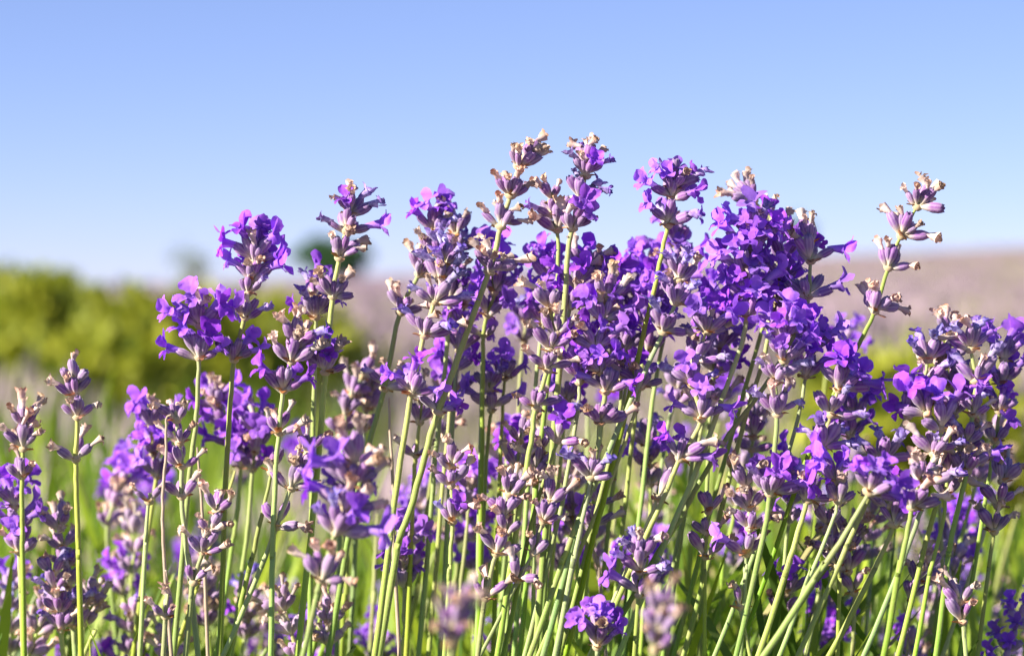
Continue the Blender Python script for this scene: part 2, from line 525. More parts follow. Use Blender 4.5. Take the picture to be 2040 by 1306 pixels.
# ------------------------------------------------------------------ the pieces of a lavender spike
def lobe(g, L, W, org, d, nrm, curl, cup, t0, t1, seed, nv=6, nu=5, crumple=0.0, narrow=0.35):
    """one petal lobe: a rounded, cupped, recurved tongue"""
    s = unit(np.cross(d, nrm)); nrm = np.cross(s, d)
    v = np.linspace(0, 1, nv); u = np.linspace(-1, 1, nu)
    w = np.where(v < 0.58, narrow + (1 - narrow) * np.sin(v / 0.58 * math.pi / 2), np.sqrt(np.clip(1 - ((v - 0.58) / 0.44) ** 2, 0.02, 1)))
    ang = curl * v ** 1.3
    dx = np.cumsum(np.cos(ang)) / nv; dz = np.cumsum(np.sin(ang)) / nv
    dx -= dx[0]; dz -= dz[0]
    P = (org + (dx * L)[:, None, None] * d + (dz * L)[:, None, None] * nrm
         + (w[:, None] * u[None] * W / 2)[..., None] * s + (cup * W * (u[None] ** 2) * w[:, None])[..., None] * nrm)
    if crumple:
        P = wob(P.reshape(-1, 3), crumple, 2.2 / MM * 0.5, seed).reshape(P.shape)
    vein = np.exp(-(u / 0.25) ** 2)[None] * (1 - v[:, None]) * 0.9
    g.grid(P, (t0 + (t1 - t0) * v)[:, None], vein)

CL = 4.8 * MM

def calyx_geo(seed, sides=16, rings=9):
    r = np.random.default_rng(seed)
    v = np.linspace(0, 1, rings)
    rad = np.interp(v, [0, .08, .25, .5, .75, .92, 1], [.28, .38, .66, .95, 1.0, .80, .60]) * 1.02 * MM * r.uniform(0.88, 1.1)
    L = CL
    th = np.arange(sides) / sides * 2 * math.pi
    bend = r.uniform(-0.3, 0.5) * MM
    P = np.zeros((rings + 2, sides, 3))
    for i in range(rings):
        k = 1 + 0.055 * np.cos(8 * th) * np.sin(v[i] * math.pi)
        P[i, :, 0] = rad[i] * k * np.cos(th); P[i, :, 1] = rad[i] * k * np.sin(th) + bend * v[i] ** 2
        P[i, :, 2] = L * v[i] + (0.20 * MM * np.cos(5 * th) if i == rings - 1 else 0)
    P[rings, :, :] = P[rings - 1]; P[rings, :, :2] *= 0.72; P[rings, :, 2] -= 0.3 * MM
    P[rings + 1, :, :2] = P[rings, :, :2] * 0.3; P[rings + 1, :, 2] = L * 0.86
    P = wob(P.reshape(-1, 3), 0.07 * MM, 900, seed).reshape(P.shape)
    T = np.concatenate([v, [1, 1]])[:, None]
    g = Geo(); g.grid(P, T, (0.5 + 0.5 * np.cos(8 * th))[None], wrap=True)
    return g

def flower_geo(seed, small=False):
    r = np.random.default_rng(seed)
    g = Geo(); k = 6 if small else 9
    Lt = r.uniform(1.6, 2.7) * MM
    bend = r.uniform(0.1, 0.7) * MM
    pts = np.array([[0, bend * f * f, -0.8 * MM + (Lt + 0.8 * MM) * f] for f in np.linspace(0, 1, 5)])
    tube(g, pts, np.array([.62, .72, .80, .95, 1.15]) * MM, k, 0.05, 0.4)
    end = pts[-1]
    nv, nu = (4, 3) if small else (7, 6)
    ax = np.array([0, 0, 1.0])
    for sx in (-1, 1):                                      # upper lip: two big erect lobes
        az = sx * R(r.uniform(24, 38))
        out_ = np.array([math.sin(az), -math.cos(az), 0])
        tilt = R(r.uniform(12, 40))
        d = unit(ax * math.cos(tilt) + out_ * math.sin(tilt))
        nrm = unit(-out_ * math.cos(tilt) + ax * math.sin(tilt))
        lobe(g, r.uniform(3.6, 4.5) * MM, r.uniform(2.6, 3.3) * MM, end + out_ * 0.75 * MM - ax * 0.2 * MM, d, nrm,
             r.uniform(-1.2, 0.5), r.uniform(-0.10, 0.26), 0.4, 1, seed * 7 + sx, nv, nu, 0.24 * MM)
    for az in (-58, 0, 58):                                 # lower lip: three smaller lobes, spread
        a2 = R(az + r.uniform(-9, 9)); out_ = np.array([math.sin(a2), math.cos(a2), 0])
        tilt = R(r.uniform(55, 95))
        d = unit(ax * math.cos(tilt) + out_ * math.sin(tilt)); nrm = unit(-out_ * math.cos(tilt) + ax * math.sin(tilt))
        lobe(g, r.uniform(2.3, 3.1) * MM, r.uniform(1.9, 2.4) * MM, end + out_ * 0.75 * MM - ax * 0.15 * MM, d, nrm,
             r.uniform(-1.3, 0.3), r.uniform(-0.05, 0.28), 0.4, 1, seed * 11 + int(az), nv, nu, 0.20 * MM)
    return g

def faded_geo(seed, small=False):
    r = np.random.default_rng(seed)
    g = Geo(); k = 6 if small else 9
    Lt = r.uniform(1.6, 2.8) * MM; sw = r.uniform(-0.6, 0.6) * MM
    pts = np.array([[sw * f * f, 0.4 * MM * f * f, -0.7 * MM + (Lt + 0.7 * MM) * f] for f in np.linspace(0, 1, 5)])
    tube(g, pts, np.array([.6, .66, .70, .85, 1.0]) * MM, k, 0.0, 0.5)
    g.v[-1] = wob(g.v[-1], 0.12 * MM, 1400, seed)
    ax = np.array([0, 0, 1.0])
    for q in range(5):
        a2 = q * 1.257 + r.uniform(-.3, .3); out_ = np.array([math.sin(a2), math.cos(a2), 0])
        tilt = R(r.uniform(5, 75)); d = unit(ax * math.cos(tilt) + out_ * math.sin(tilt)); nrm = unit(-out_ * math.cos(tilt) + ax * math.sin(tilt))
        lobe(g, r.uniform(1.5, 2.7) * MM, r.uniform(0.8, 1.6) * MM, pts[-1] + out_ * 0.65 * MM - ax * 0.1 * MM, d, nrm,
             r.uniform(-2.6, 2.2), r.uniform(0.1, 0.5), 0.45, 1, seed * 5 + q, 4 if small else 6, 3, 0.20 * MM, 0.6)
    return g

def withered_geo(seed, small=False):
    r = np.random.default_rng(seed)
    g = Geo(); k = 6 if small else 9
    Lt = r.uniform(1.5, 3.4) * MM; sx, sy = r.uniform(-1.1, 1.1, 2) * MM
    n = 6
    f = np.linspace(0, 1, n)
    pts = np.stack([sx * f ** 2, sy * f ** 2, -0.7 * MM + (Lt + 0.7 * MM) * f], 1)
    tube(g, pts, np.interp(f, [0, .3, .7, 1], [.50, .50, .68, 1.1]) * MM, k, 0.0, 0.72)
    g.v[-1] = wob(g.v[-1], 0.17 * MM, 1500, seed)
    ax = unit(pts[-1] - pts[-2])
    for q in range(5):
        a2 = q * 1.257 + r.uniform(-.4, .4); out_ = np.array([math.sin(a2), math.cos(a2), 0])
        tilt = R(r.uniform(-15, 55)); d = unit(ax * math.cos(tilt) + out_ * math.sin(tilt)); nrm = unit(-out_ * math.cos(tilt) + ax * math.sin(tilt))
        lobe(g, r.uniform(1.0, 2.0) * MM, r.uniform(0.9, 1.5) * MM, pts[-1] + out_ * 0.8 * MM - ax * 0.2 * MM, d, nrm,
             r.uniform(-2.0, 2.6), r.uniform(0.1, 0.5), 0.6, 1, seed * 5 + q, 4, 3, 0.16 * MM, 0.7)
    return g

def bract_geo(seed):
    r = np.random.default_rng(seed)
    g = Geo()
    lobe(g, r.uniform(2.0, 3.2) * MM, r.uniform(1.3, 2.1) * MM, np.zeros(3), np.array([0, 0, 1.0]), np.array([0, -1.0, 0]),
         r.uniform(-0.6, 0.4), 0.25, 0, 1, seed, 5, 3, 0.12 * MM, 0.8)
    return g

def node_geo():
    g = Geo(); th = np.arange(10) / 10 * 6.2832
    P = np.zeros((5, 10, 3))
    for i, (rr, z) in enumerate(((.58, -.6), (.95, -.15), (1.05, .25), (.85, .65), (.5, 1.0))):
        k = rr * (1 + 0.12 * np.cos(2 * th + 0.6)) * MM
        P[i, :, 0] = k * np.cos(th); P[i, :, 1] = k * np.sin(th); P[i, :, 2] = z * MM
    g.grid(P, 0.5, 0.0, wrap=True)
    return g

KIND = {'f': ('flower', flower_geo, 'petal', 9), 'd': ('faded_flower', faded_geo, 'faded', 7), 'w': ('withered_flower', withered_geo, 'withered', 9)}
PIECE = {k: [fn(100 * i + 3 + ord(k)).mesh(nm, [MAT[mt]]) for i in range(n)] for k, (nm, fn, mt, n) in KIND.items()}
SMALL = {k: [fn(100 * i + 3 + ord(k), True) for i in range(4)] for k, (nm, fn, mt, n) in KIND.items()}
CALYX = [calyx_geo(50 + i).mesh("calyx", [MAT['calyx']]) for i in range(6)]
CALYX_S = [calyx_geo(50 + i, 8, 6) for i in range(3)]
BRACT = [bract_geo(20 + i).mesh("bract", [MAT['bract']]) for i in range(5)]
NODE = node_geo().mesh("whorl", [MAT['node']])

def frame(z, yhint, org, s=1.0):
    z = unit(z); x = unit(np.cross(yhint, z)); y = np.cross(z, x)
    M = np.eye(4); M[:3, 0] = x * s; M[:3, 1] = y * s; M[:3, 2] = z * s; M[:3, 3] = org
    return M

def spin(a):
    M = np.eye(4); c, s = math.cos(a), math.sin(a)
    M[0, 0] = c; M[0, 1] = -s; M[1, 0] = s; M[1, 1] = c
    return M

def whorl_layout(code, rnd, back=2):
    """turns 'fww^w' into a list of (kind, angle round the stem, angle away from it); 90 degrees faces the picture side"""
    front, _, tip = code.partition('^')
    res = []
    n = len(front)
    for j, ch in enumerate(front):
        if ch == '.':
            continue
        phi = 180 - 180 * (j + 0.5) / n if n > 1 else 90
        if n > 1:
            phi = 90 + (phi - 90) * 1.12
        wide = ch.isupper()
        if ch.lower() == 'b' and rnd.random() < 0.4:
            ch = 'w' if rnd.random() < 0.7 or 'f' not in front.lower() else 'f'
        edge = abs(phi - 90) / 90
        th = (60 + rnd.uniform(-8, 8)) if wide else (20 + 24 * edge + rnd.uniform(-11, 14))
        res.append((ch.lower(), phi + rnd.uniform(-15, 15), th))
    pool = [c.lower() for c in front if c != '.'] or ['w']
    for k in range(back):
        res.append((rnd.choice(pool), -25 - 130 * (k + 0.5) / max(back, 1) + rnd.uniform(-14, 14), 32 + rnd.uniform(-10, 16)))
    for k, ch in enumerate(tip):
        res.append((ch.lower(), rnd.uniform(0, 360), 6 + rnd.uniform(0, 12)))
    return res

def piece_matrices(kind, phi, th, rnd, r0, lift=0.0, s=1.0):
    """local matrices of calyx and flower; the whorl's own frame has Z up the stem, X to the right, -Y to the picture side"""
    ph, a = R(phi), R(th)
    o_ = np.array([math.cos(ph), -math.sin(ph), 0.0])
    z = np.array([0, 0, 1.0]) * math.cos(a) + o_ * math.sin(a)
    sc_ = s * rnd.uniform(0.74, 1.17)
    M = frame(z, o_, o_ * r0 + np.array([0, 0, lift]), sc_)
    Mc = M @ spin(rnd.uniform(-0.4, 0.4))
    T = np.eye(4); T[2, 3] = CL * 0.95
    tilt = Matrix.Rotation(-R(rnd.uniform(-8, 26)), 4, 'X') @ Matrix.Rotation(R(rnd.uniform(-14, 14)), 4, 'Y')
    Mf = M @ T @ np.array(tilt) @ spin(rnd.uniform(-0.5, 0.5))
    return Mc, Mf

def bez(pts, n_per=6):
    """smooth line through points (Catmull-Rom)"""
    pts = np.array(pts, float)
    if len(pts) < 3:
        return pts[0] + (pts[-1] - pts[0]) * np.linspace(0, 1, n_per + 1)[:, None]
    Q = np.vstack([2 * pts[0] - pts[1], pts, 2 * pts[-1] - pts[-2]])
    o_ = []
    for i in range(1, len(Q) - 2):
        for u in np.linspace(0, 1, n_per, endpoint=False):
            a, b, c, d = Q[i - 1], Q[i], Q[i + 1], Q[i + 2]
            o_.append(0.5 * (2 * b + (c - a) * u + (2 * a - 5 * b + 4 * c - d) * u * u + (3 * b - a - 3 * c + d) * u ** 3))
    o_.append(pts[-1])
    return np.array(o_)

def stalk(label, dz, whorls, stem, rad=0.60, dry=False, group=None, name="lavender_stalk", full=True, back=2, size=1.0, dz2=None, seed=None):
    """one lavender stalk from the soil to the tip: whorls listed from the top as (x, y, code[, size]), stem points below them"""
    rnd = random.Random(seed if seed is not None else label + str(whorls[:1]))
    dtop = D0 + dz * MM
    dbot = D0 + (dz if dz2 is None else dz2) * MM
    y0 = whorls[0][1] if whorls else stem[0][1]
    y1 = stem[-1][1]
    dep = lambda y: dtop + (dbot - dtop) * min(max((y - y0) / max(y1 - y0, 1), 0), 1)
    W = [spot(w[0], w[1], dep(w[1])) for w in whorls]
    S = [spot(p[0], p[1], dep(p[1])) for p in stem]
    line = W + S
    if whorls:
        if len(line) > 1:
            line = [line[0] + unit(line[0] - line[1]) * 2.2 * MM * size] + line
    low = line[-1]; d = unit(line[-1] - line[-2]) if len(line) > 1 else np.array([0, 0, -1.0])
    run = low[2] / max(-d[2], 0.35)
    root_xy = low[:2] + d[:2] * run * 0.55
    base = np.array([root_xy[0], root_xy[1], 0.0])
    mid = low + d * run * 0.3; mid[2] = max(mid[2], 0.1)
    line = line + [mid, (mid * 0.45 + base * 0.55), base - np.array([0, 0, 0.012])]
    root = link(name, None)
    root.location = base
    tag(root, label, "lavender" if name == "lavender_stalk" else "stem", group)
    pts = bez(line, 5) - base
    wv = np.array([[rnd.gauss(0, .06), rnd.gauss(0, .06), 0] for _ in pts]) * MM
    wv[[0, -1]] = 0
    pts = pts + wv
    nn = len(pts)
    dist = np.concatenate([[0], np.cumsum(np.linalg.norm(np.diff(pts, axis=0), axis=1))])
    rr = np.interp(dist, [0, 0.015, 0.05, 0.14, 0.7], [0.55, 0.82, 1.0, 1.12, 1.5]) * rad * MM
    g = Geo()
    tube(g, pts[::-1], rr[::-1], 8, square=0.14, tvals=np.interp(dist, [0, 0.14, 0.5], [0.0, 0.9, 1.0])[::-1])
    link("stem", g.mesh("stem", [MAT['dry' if dry else 'stem']]), root)
    for i, w in enumerate(whorls):
        p = W[i]; code = w[2]; s = size * (w[3] if len(w) > 3 else 1.0)
        nxt = W[i - 1] if i else p + (p - (W[i + 1] if len(W) > 1 else S[0]))
        prv = W[i + 1] if i + 1 < len(W) else S[0]
        ax = unit(nxt - prv)
        M = frame(ax, FWD, p - base)
        # X must point to the right of the picture
        if M[0, 0] < 0:
            M = M @ spin(math.pi)
        lay = whorl_layout(code, rnd, back)
        if not full:
            vi = rnd.randrange(3)
            link("whorl", blur_whorl(code, vi, back), root, M @ np.diag([s, s, s, 1.0]))
            continue
        wh = link("whorl", NODE, root, M @ np.diag([rad / 0.6, rad / 0.6, 1, 1.0]))
        inv = np.diag([0.6 / rad, 0.6 / rad, 1, 1.0])
        for kd, phi, th in lay:
            up_ = (0.4 + rnd.uniform(0, 1.2)) * MM if th < 19 and '^' in code else rnd.uniform(-.3, 1.3) * MM
            Mc, Mf = piece_matrices(kd, phi, th, rnd, 0.55 * MM * (0.3 if th < 19 and '^' in code else 1), up_, s)
            link("calyx", rnd.choice(CALYX), wh, inv @ Mc)
            if kd in PIECE:
                link(KIND[kd][0], rnd.choice(PIECE[kd]), wh, inv @ Mf)
        for k in range(rnd.choice((2, 3, 3))):
            ph = rnd.choice((rnd.uniform(20, 160), rnd.uniform(160, 380)))
            o_ = np.array([math.cos(R(ph)), -math.sin(R(ph)), 0]); a = R(rnd.uniform(48, 92))
            link("bract", rnd.choice(BRACT), wh, inv @ frame(np.array([0, 0, 1]) * math.cos(a) + o_ * math.sin(a), o_, o_ * 0.6 * MM, s))
    return root

_BW = {}
def blur_whorl(code, vi, back):
    """a whole whorl as one small mesh, for stalks too far out of focus to show their pieces"""
    key = (code, vi)
    if key not in _BW:
        rnd = random.Random(str(key)); g = Geo()
        for kd, phi, th in whorl_layout(code, rnd, back):
            Mc, Mf = piece_matrices(kd, phi, th, rnd, 0.5 * MM, (2.0 if th < 19 else 0) * MM)
            g.add(rnd.choice(CALYX_S), Mc, 0)
            if kd in SMALL:
                g.add(rnd.choice(SMALL[kd]), Mf, 1 + 'fdw'.index(kd))
        _BW[key] = g.mesh("whorl", [MAT['calyx'], MAT['petal'], MAT['faded'], MAT['withered']])
    return _BW[key]

# ------------------------------------------------------------------ the stalks of the photograph
A = stalk
# --- left end
A("lone slim stalk of bare dark buds standing before the blurred left field", 5,
  [(148, 764, 'bb^wb', .9), (150, 789, 'wbbb', .92), (154, 832, 'bbbb', .92), (151, 916, 'w.b', .95)], [(153, 1010), (157, 1110), (160, 1240)], back=1)
A("violet two-tier stalk, open flowers flanking its buds, beside the taller tapering spike", 4,
  [(397, 650, 'FffwfF^w', 1.05), (396, 714, 'FfbbfF', 1.05)], [(392, 830), (378, 948), (352, 1240)], back=2)
A("tapering violet spike of three open tiers above a lower whorl, before the shrubs", 8,
  [(507, 520, 'FfbbfF^ff', 1.0), (500, 560, 'fwbf'), (494, 584, 'bbd', .9), (487, 634, 'bbd', .8), (466, 718, 'fbbf')], [(459, 800), (450, 960), (440, 1240)], back=2)
A("slightly blurred deep violet spike leaning over a green stem, left of the dry bent stem", 55,
  [(302, 850, 'ffbwf^w'), (306, 905, 'fbff'), (312, 950, 'fbf')], [(295, 1060), (274, 1240)])
A("dense dark violet spike behind the pair of tall left stalks", 62,
  [(438, 808, 'fwbwf^w'), (458, 850, 'fbff'), (470, 890, 'ffbf'), (480, 930, 'bff')], [(470, 1040), (440, 1240)])
A("short violet spike with open blooms right of the dense dark one", 58,
  [(508, 862, 'ff^w'), (508, 902, 'fbff'), (503, 936, 'bf')], [(495, 1040), (470, 1240)])
A("faded mauve and tan spike crossed by the dry bent stem", -6,
  [(352, 838, 'ww^w', .9), (358, 884, 'wbw', .9), (362, 930, 'wb.W', .9), (362, 990, 'bw', .9)], [(368, 1060), (378, 1140), (388, 1240)], back=1)
A("withered tan spike with frayed flowers low beside the dry straight stem", -10,
  [(430, 1022, 'ww^w', .9), (418, 1062, 'wbw', .9), (404, 1100, 'wbwW', .95), (385, 1162, 'bw', .8)], [(380, 1200), (374, 1262)], back=1)
A("bent brown dry stem with a hooked tip among the left flowers", -9, [], [(341, 826), (331, 838), (331, 905), (324, 990), (326, 1100), (333, 1190), (338, 1262)], .42, True, name="dry_stem")
A("straight tan dry stem rising behind the low withered left spike", 4, [], [(393, 890), (398, 960), (404, 1043), (412, 1262)], .42, True, name="dry_stem")
A("small withered bud pair poking up at the foot of the bent dry stem", -12, [(330, 1228, 'bw^w', .85)], [(328, 1262), (326, 1300)], back=1)
A("pale blurred violet spike low behind the lone slim stalk", 120,
  [(258, 930, 'ff^f'), (240, 968, 'fff'), (226, 1008, 'fww'), (215, 1045, 'ww')], [(216, 1110), (230, 1260)], full=False, back=3)
A("blurred tan and mauve head left of the thick green left stem", 110,
  [(262, 1060, 'ww^w'), (268, 1100, 'bw'), (262, 1140, 'wb')], [(262, 1200), (258, 1290)], full=False)
A("round blurred violet bloom low among the left stems", 115, [(244, 1150, 'fff^f'), (246, 1185, 'fff')], [(246, 1230), (246, 1300)], full=False)
A("dusky blurred bud spike at the lower left with withered tops", 40,
  [(120, 1052, 'ww^w'), (126, 1092, 'bwb'), (132, 1130, 'bbb'), (138, 1172, 'bdb'), (142, 1210, 'dbd'), (146, 1248, 'bdb')], [(150, 1300), (152, 1330)])
A("dark violet bud spike filling the lower left corner", 34,
  [(104, 1148, 'bd^b'), (112, 1184, 'dbb'), (118, 1220, 'bbd'), (122, 1256, 'dbb')], [(125, 1300), (128, 1330)])
A("green stalk with one side bud low under the deep violet left spike", 20, [(297, 1000, 'W.b', .8)], [(290, 1080), (282, 1240)], .62, back=0)

# --- left of centre
A("tall mauve spike crowned by frayed tan flowers, one violet trumpet sticking out sideways", 0,
  [(696, 428, 'wwd^ww', .95), (689, 462, 'DbbF'), (676, 516, 'wbwW'), (663, 592, 'wwbwB'), (648, 743, 'wffbB')],
  [(643, 800), (632, 940), (616, 1100), (600, 1250)], .66)
A("short violet spike half hidden behind the tall trumpet-bearing spike", 22,
  [(626, 592, 'd^f', .9), (629, 634, 'Fdbbf')], [(627, 720), (624, 830), (618, 1240)], back=2)
A("spike with open violet flowers flanking a withered top, left of the tall trumpet-bearing spike", -4,
  [(588, 690, 'wbd^ww'), (580, 722, 'wbw'), (564, 779, 'fbbf', 1.05), (556, 864, 'w..W')], [(550, 930), (543, 1103), (540, 1250)], back=2)
A("thin stalk ending in one closed pale bud pair", -2, [(541, 942, 'b^b')], [(521, 1030), (495, 1140), (468, 1250)], .62, back=0)
A("mauve stalk with withered side flowers bending left below the open twin blooms", -3,
  [(612, 905, 'wb^w'), (603, 938, 'bbw'), (579, 974, 'WbbW'), (551, 1050, 'b..W')], [(520, 1130), (470, 1250)], .6, back=1)
A("large soft-focus spike of violet and tan standing nearest before the green stems", -62,
  [(708, 930, 'ww^w'), (698, 968, 'Ffbww'), (688, 1014, 'FbwwW'), (668, 1062, 'ddbbF', 1.1), (638, 1156, 'w.bW')], [(630, 1190), (614, 1262)], .58, back=2, size=1.12)
A("blurred cluster of dark buds and tan tips behind the tall trumpet-bearing stem", 75,
  [(720, 752, 'bwb^w'), (700, 788, 'bwbb'), (690, 824, 'wbbw'), (684, 862, 'bbb')], [(680, 940), (672, 1240)])
A("blurred second dark bud cluster to the right of the first one", 80,
  [(738, 776, 'bw^w'), (730, 816, 'bbwb'), (726, 856, 'bb')], [(716, 940), (700, 1240)])
A("crinkled blue-violet spike with spreading fading flowers over twin open blooms", -4,
  [(884, 528, 'dd^wd', .9), (877, 560, 'ddwdD'), (865, 603, 'DwbdD'), (844, 670, 'dbbDB'), (819, 785, 'fbbF', 1.08)],
  [(798, 918), (779, 1057), (754, 1250)], .68)
A("dense mauve spike with bright violet petals on top, behind the crinkled blue-violet one", 24,
  [(864, 462, 'Ffwbdw^ff'), (850, 508, 'wwbdb'), (834, 548, 'wbwb'), (797, 624, 'wwbw'), (765, 776, 'D...W')],
  [(737, 880), (700, 1040), (664, 1250)], .66)
A("dark mauve spike with withered specks directly right of the violet-topped dense one", 34,
  [(908, 468, 'bw^w'), (906, 506, 'wbdb'), (900, 548, 'bwb'), (896, 592, 'dbw')], [(890, 700), (868, 900), (840, 1240)], back=2)
A("small withered stalk with pinkish calyces between two leaning green stems", 30,
  [(840, 800, 'w^w', .85), (836, 842, 'bw', .9), (828, 908, 'B.W', .9)], [(824, 980), (812, 1240)], back=1)
A("straight knotted brown dry stem broken off at its top", 3, [], [(775, 793), (777, 870), (783, 960), (784, 1095), (788, 1160), (793, 1262)], .44, True, name="dry_stem")

# --- centre
A("tallest spike, mauve calyces tipped with pale withered flowers in five spaced tiers", 0,
  [(1042, 318, 'w^w', .9), (1033, 334, 'wwbw', .95), (1016, 391, 'wwwbw', .95), (997, 453, 'wwbwW'), (974, 543, 'wwbww', 1.05), (872, 823, 'B..F', .9)],
  [(853, 885), (816, 1020), (793, 1085), (765, 1250)], .74, back=2)
A("deep violet flower tuft showing just under the lowest tier of the tallest spike", 30,
  [(980, 540, 'f^f'), (984, 585, 'fff'), (970, 630, 'bf')], [(963, 668), (962, 760), (955, 1240)], back=2)
A("dark two-bud stalk between the leaning stem and the blurred violet head", 32, [(963, 668, 'B.b', .9)], [(960, 760), (952, 1240)], back=0)
A("second tall spike with two forked withered tips and a violet side flower", 2,
  [(1169, 330, 'w^ww', .92), (1166, 352, 'dwfd', .95), (1157, 393, 'bb.D'), (1140, 456, 'bwbfw')], [(1131, 506), (1124, 620), (1100, 900), (1070, 1250)], .72, back=2)
A("greyish spike leaning close on the left of the fork-tipped tall spike", 14,
  [(1100, 402, 'bw^w', .82), (1104, 430, 'dbw', .92), (1110, 460, 'wbb')], [(1112, 520), (1106, 640), (1075, 900), (1040, 1250)], back=2)
A("violet tuft with curled open petals at the foot of the fork-tipped tall spike", 10,
  [(1166, 540, 'wwf^w'), (1148, 570, 'Ffwf'), (1136, 612, 'fbf')], [(1128, 660), (1110, 800), (1080, 1240)], .62, back=2)
A("slim tan and mauve column of stacked calyces left of the broadest flower cluster", -8,
  [(1096, 620, 'wb^w'), (1108, 665, 'wbw'), (1095, 700, 'wbw'), (1090, 738, 'WbbW'), (1067, 813, 'wbbB')], [(1058, 880), (1042, 970), (1022, 1100), (1000, 1250)], .66, back=1)
A("broad cluster of bright violet open flowers with withered tips, lowest whorl bare", -6,
  [(1206, 600, 'ww^ww'), (1202, 640, 'fwff'), (1186, 690, 'Fwff'), (1197, 742, 'ffff'), (1206, 782, 'fbbB'), (1196, 842, 'DbbbW', 1.05)],
  [(1189, 900), (1165, 1000), (1120, 1120), (1076, 1250)], .68)
A("open violet twin flowers left in the broad central cluster", 2, [(1150, 736, 'fff^f', 1.0), (1154, 762, 'bfb')], [(1150, 820), (1120, 1000), (1060, 1250)], back=1)
A("open violet flower group at the right of the broad central cluster", 4, [(1242, 704, 'dfff^f', 1.05), (1238, 760, 'bbf')], [(1230, 850), (1180, 1050), (1130, 1250)], back=1)
A("dark egg-shaped bud head right below the broad central cluster", 0, [(1276, 772, 'BbdB')], [(1262, 830), (1215, 960), (1150, 1110), (1096, 1250)], .6, back=1)
A("blurred deep violet spike behind the gap left of the broad cluster", 85,
  [(1047, 640, 'fdff^f'), (1044, 682, 'ff')], [(1036, 760), (1020, 1240)])
A("softly blurred pair of pale violet open flowers left of the stacked column", 40,
  [(1006, 754, 'ffbf^', 1.05)], [(1000, 830), (985, 1240)], back=1)
A("blurred violet head with dark buds below the pale pair of flowers", 36, [(976, 780, 'bd^b'), (979, 818, 'fbbF')], [(972, 880), (950, 1240)], back=1)
A("V-shaped head of three bleached violet calyces on a bright green stem", -8, [(1177, 952, 'dwdB', 1.12)], [(1160, 1040), (1140, 1130), (1117, 1250)], .72, back=2)
A("single nodding bud head with one bright violet opening flower and a withered side flower", -5, [(1110, 878, 'bfW', 1.0)], [(1090, 940), (1062, 1030), (1015, 1250)], .6, back=1)
A("crowded low spike of plum buds with tan frayed tips left of the bright green blades", -8,
  [(1014, 985, 'wb^w', .95), (1005, 1028, 'wbbw'), (1008, 1062, 'wb'), (988, 1103, 'wbb'), (967, 1193, 'w.w', .95)], [(962, 1220), (956, 1275)], back=1)
A("slender plum-bud spike with alternating tan tips right of the crowded low one", -8,
  [(1094, 1000, 'bw^w', .9), (1081, 1040, 'wbbw', .95), (1061, 1102, 'wb', .9), (1030, 1156, 'b.W', .95)], [(1008, 1205), (980, 1262)], .5, back=1)
A("small tan-tipped spike with two violet specks between the knotted dry stem and the plum buds", -5,
  [(900, 932, 'ww^w', .92), (899, 968, 'wbw', .95), (902, 1040, 'dbfw', .95)], [(898, 1100), (894, 1160), (888, 1262)], .55, back=1)
A("large blurred tan-tipped bud head at the bottom edge left of the plum buds", -150, [(912, 1218, 'ww^w', .72), (904, 1252, 'bwb', .72), (900, 1286, 'wb', .7)], [(896, 1330), (890, 1400)], .5, back=2)
A("withered tan calyx group on a thin pale stem beside the nodding bud head", 16,
  [(1036, 880, 'ww^w', .9), (1030, 930, 'wb', .9), (1022, 985, 'bw', .9)], [(1018, 1060), (1010, 1250)], .5, back=1)
A("mauve tan-topped spike half hidden behind the nodding bud head's stem", 14,
  [(1074, 905, 'ww^w', .9), (1070, 935, 'wbb', .9), (1064, 962, 'bb', .9)], [(1064, 1040), (1062, 1250)], .55, back=1)
A("blurred violet spot of bloom behind the thin pale stems at centre", 80, [(1010, 910, 'wf^f'), (1006, 950, 'bw')], [(1004, 1020), (1000, 1240)])
A("brown withered head on a dark dry stem right of the V-shaped bleached head", 18,
  [(1190, 1010, 'bW^w', .9), (1182, 1050, 'bbw', .9), (1180, 1085, 'wb', .8)], [(1192, 1130), (1202, 1250)], .5, True, back=1)
A("violet shadowed bud stalk behind the V-shaped bleached head", 44, [(1142, 1030, 'fb^w'), (1146, 1060, 'bf')], [(1150, 1130), (1150, 1250)], back=1)

# --- soft violet heads closing the mass behind the centre
A("soft violet head between the two leaning stems behind the tallest spike", 36, [(924, 610, 'ffb^f'), (922, 655, 'ffbf'), (915, 700, 'bff')], [(905, 790), (880, 1240)])
A("soft violet head just under the greyish leaning spike", 30, [(1092, 560, 'fbf^f'), (1090, 604, 'ffff'), (1082, 650, 'ffb')], [(1070, 740), (1030, 1240)])
A("dark soft violet head directly behind the broad cluster's withered tips", 38, [(1228, 590, 'fff^f'), (1226, 636, 'ffbf'), (1220, 690, 'fff')], [(1205, 780), (1160, 1240)])
A("soft violet head in the notch left of the crinkled bleached head", 34, [(1296, 606, 'ffb^f'), (1292, 652, 'ffff'), (1286, 700, 'bff')], [(1270, 790), (1220, 1240)])
A("deep violet head behind the gap right of the five-tier column", 32, [(1440, 610, 'ff^f'), (1438, 652, 'ffff'), (1432, 700, 'fff'), (1424, 748, 'bff')], [(1400, 840), (1320, 1240)])
A("soft violet head low behind the stacked tan column", 42, [(1128, 800, 'ff^b'), (1126, 842, 'fbf')], [(1118, 900), (1090, 1240)])
A("soft violet head behind the left twin blooms of the crinkled spike", 44, [(905, 742, 'ff^f'), (900, 786, 'bff')], [(892, 860), (860, 1240)])
A("violet head tucked behind the arching faded flower", 36, [(1700, 830, 'ff^f'), (1694, 872, 'fbf')], [(1680, 950), (1620, 1240)])
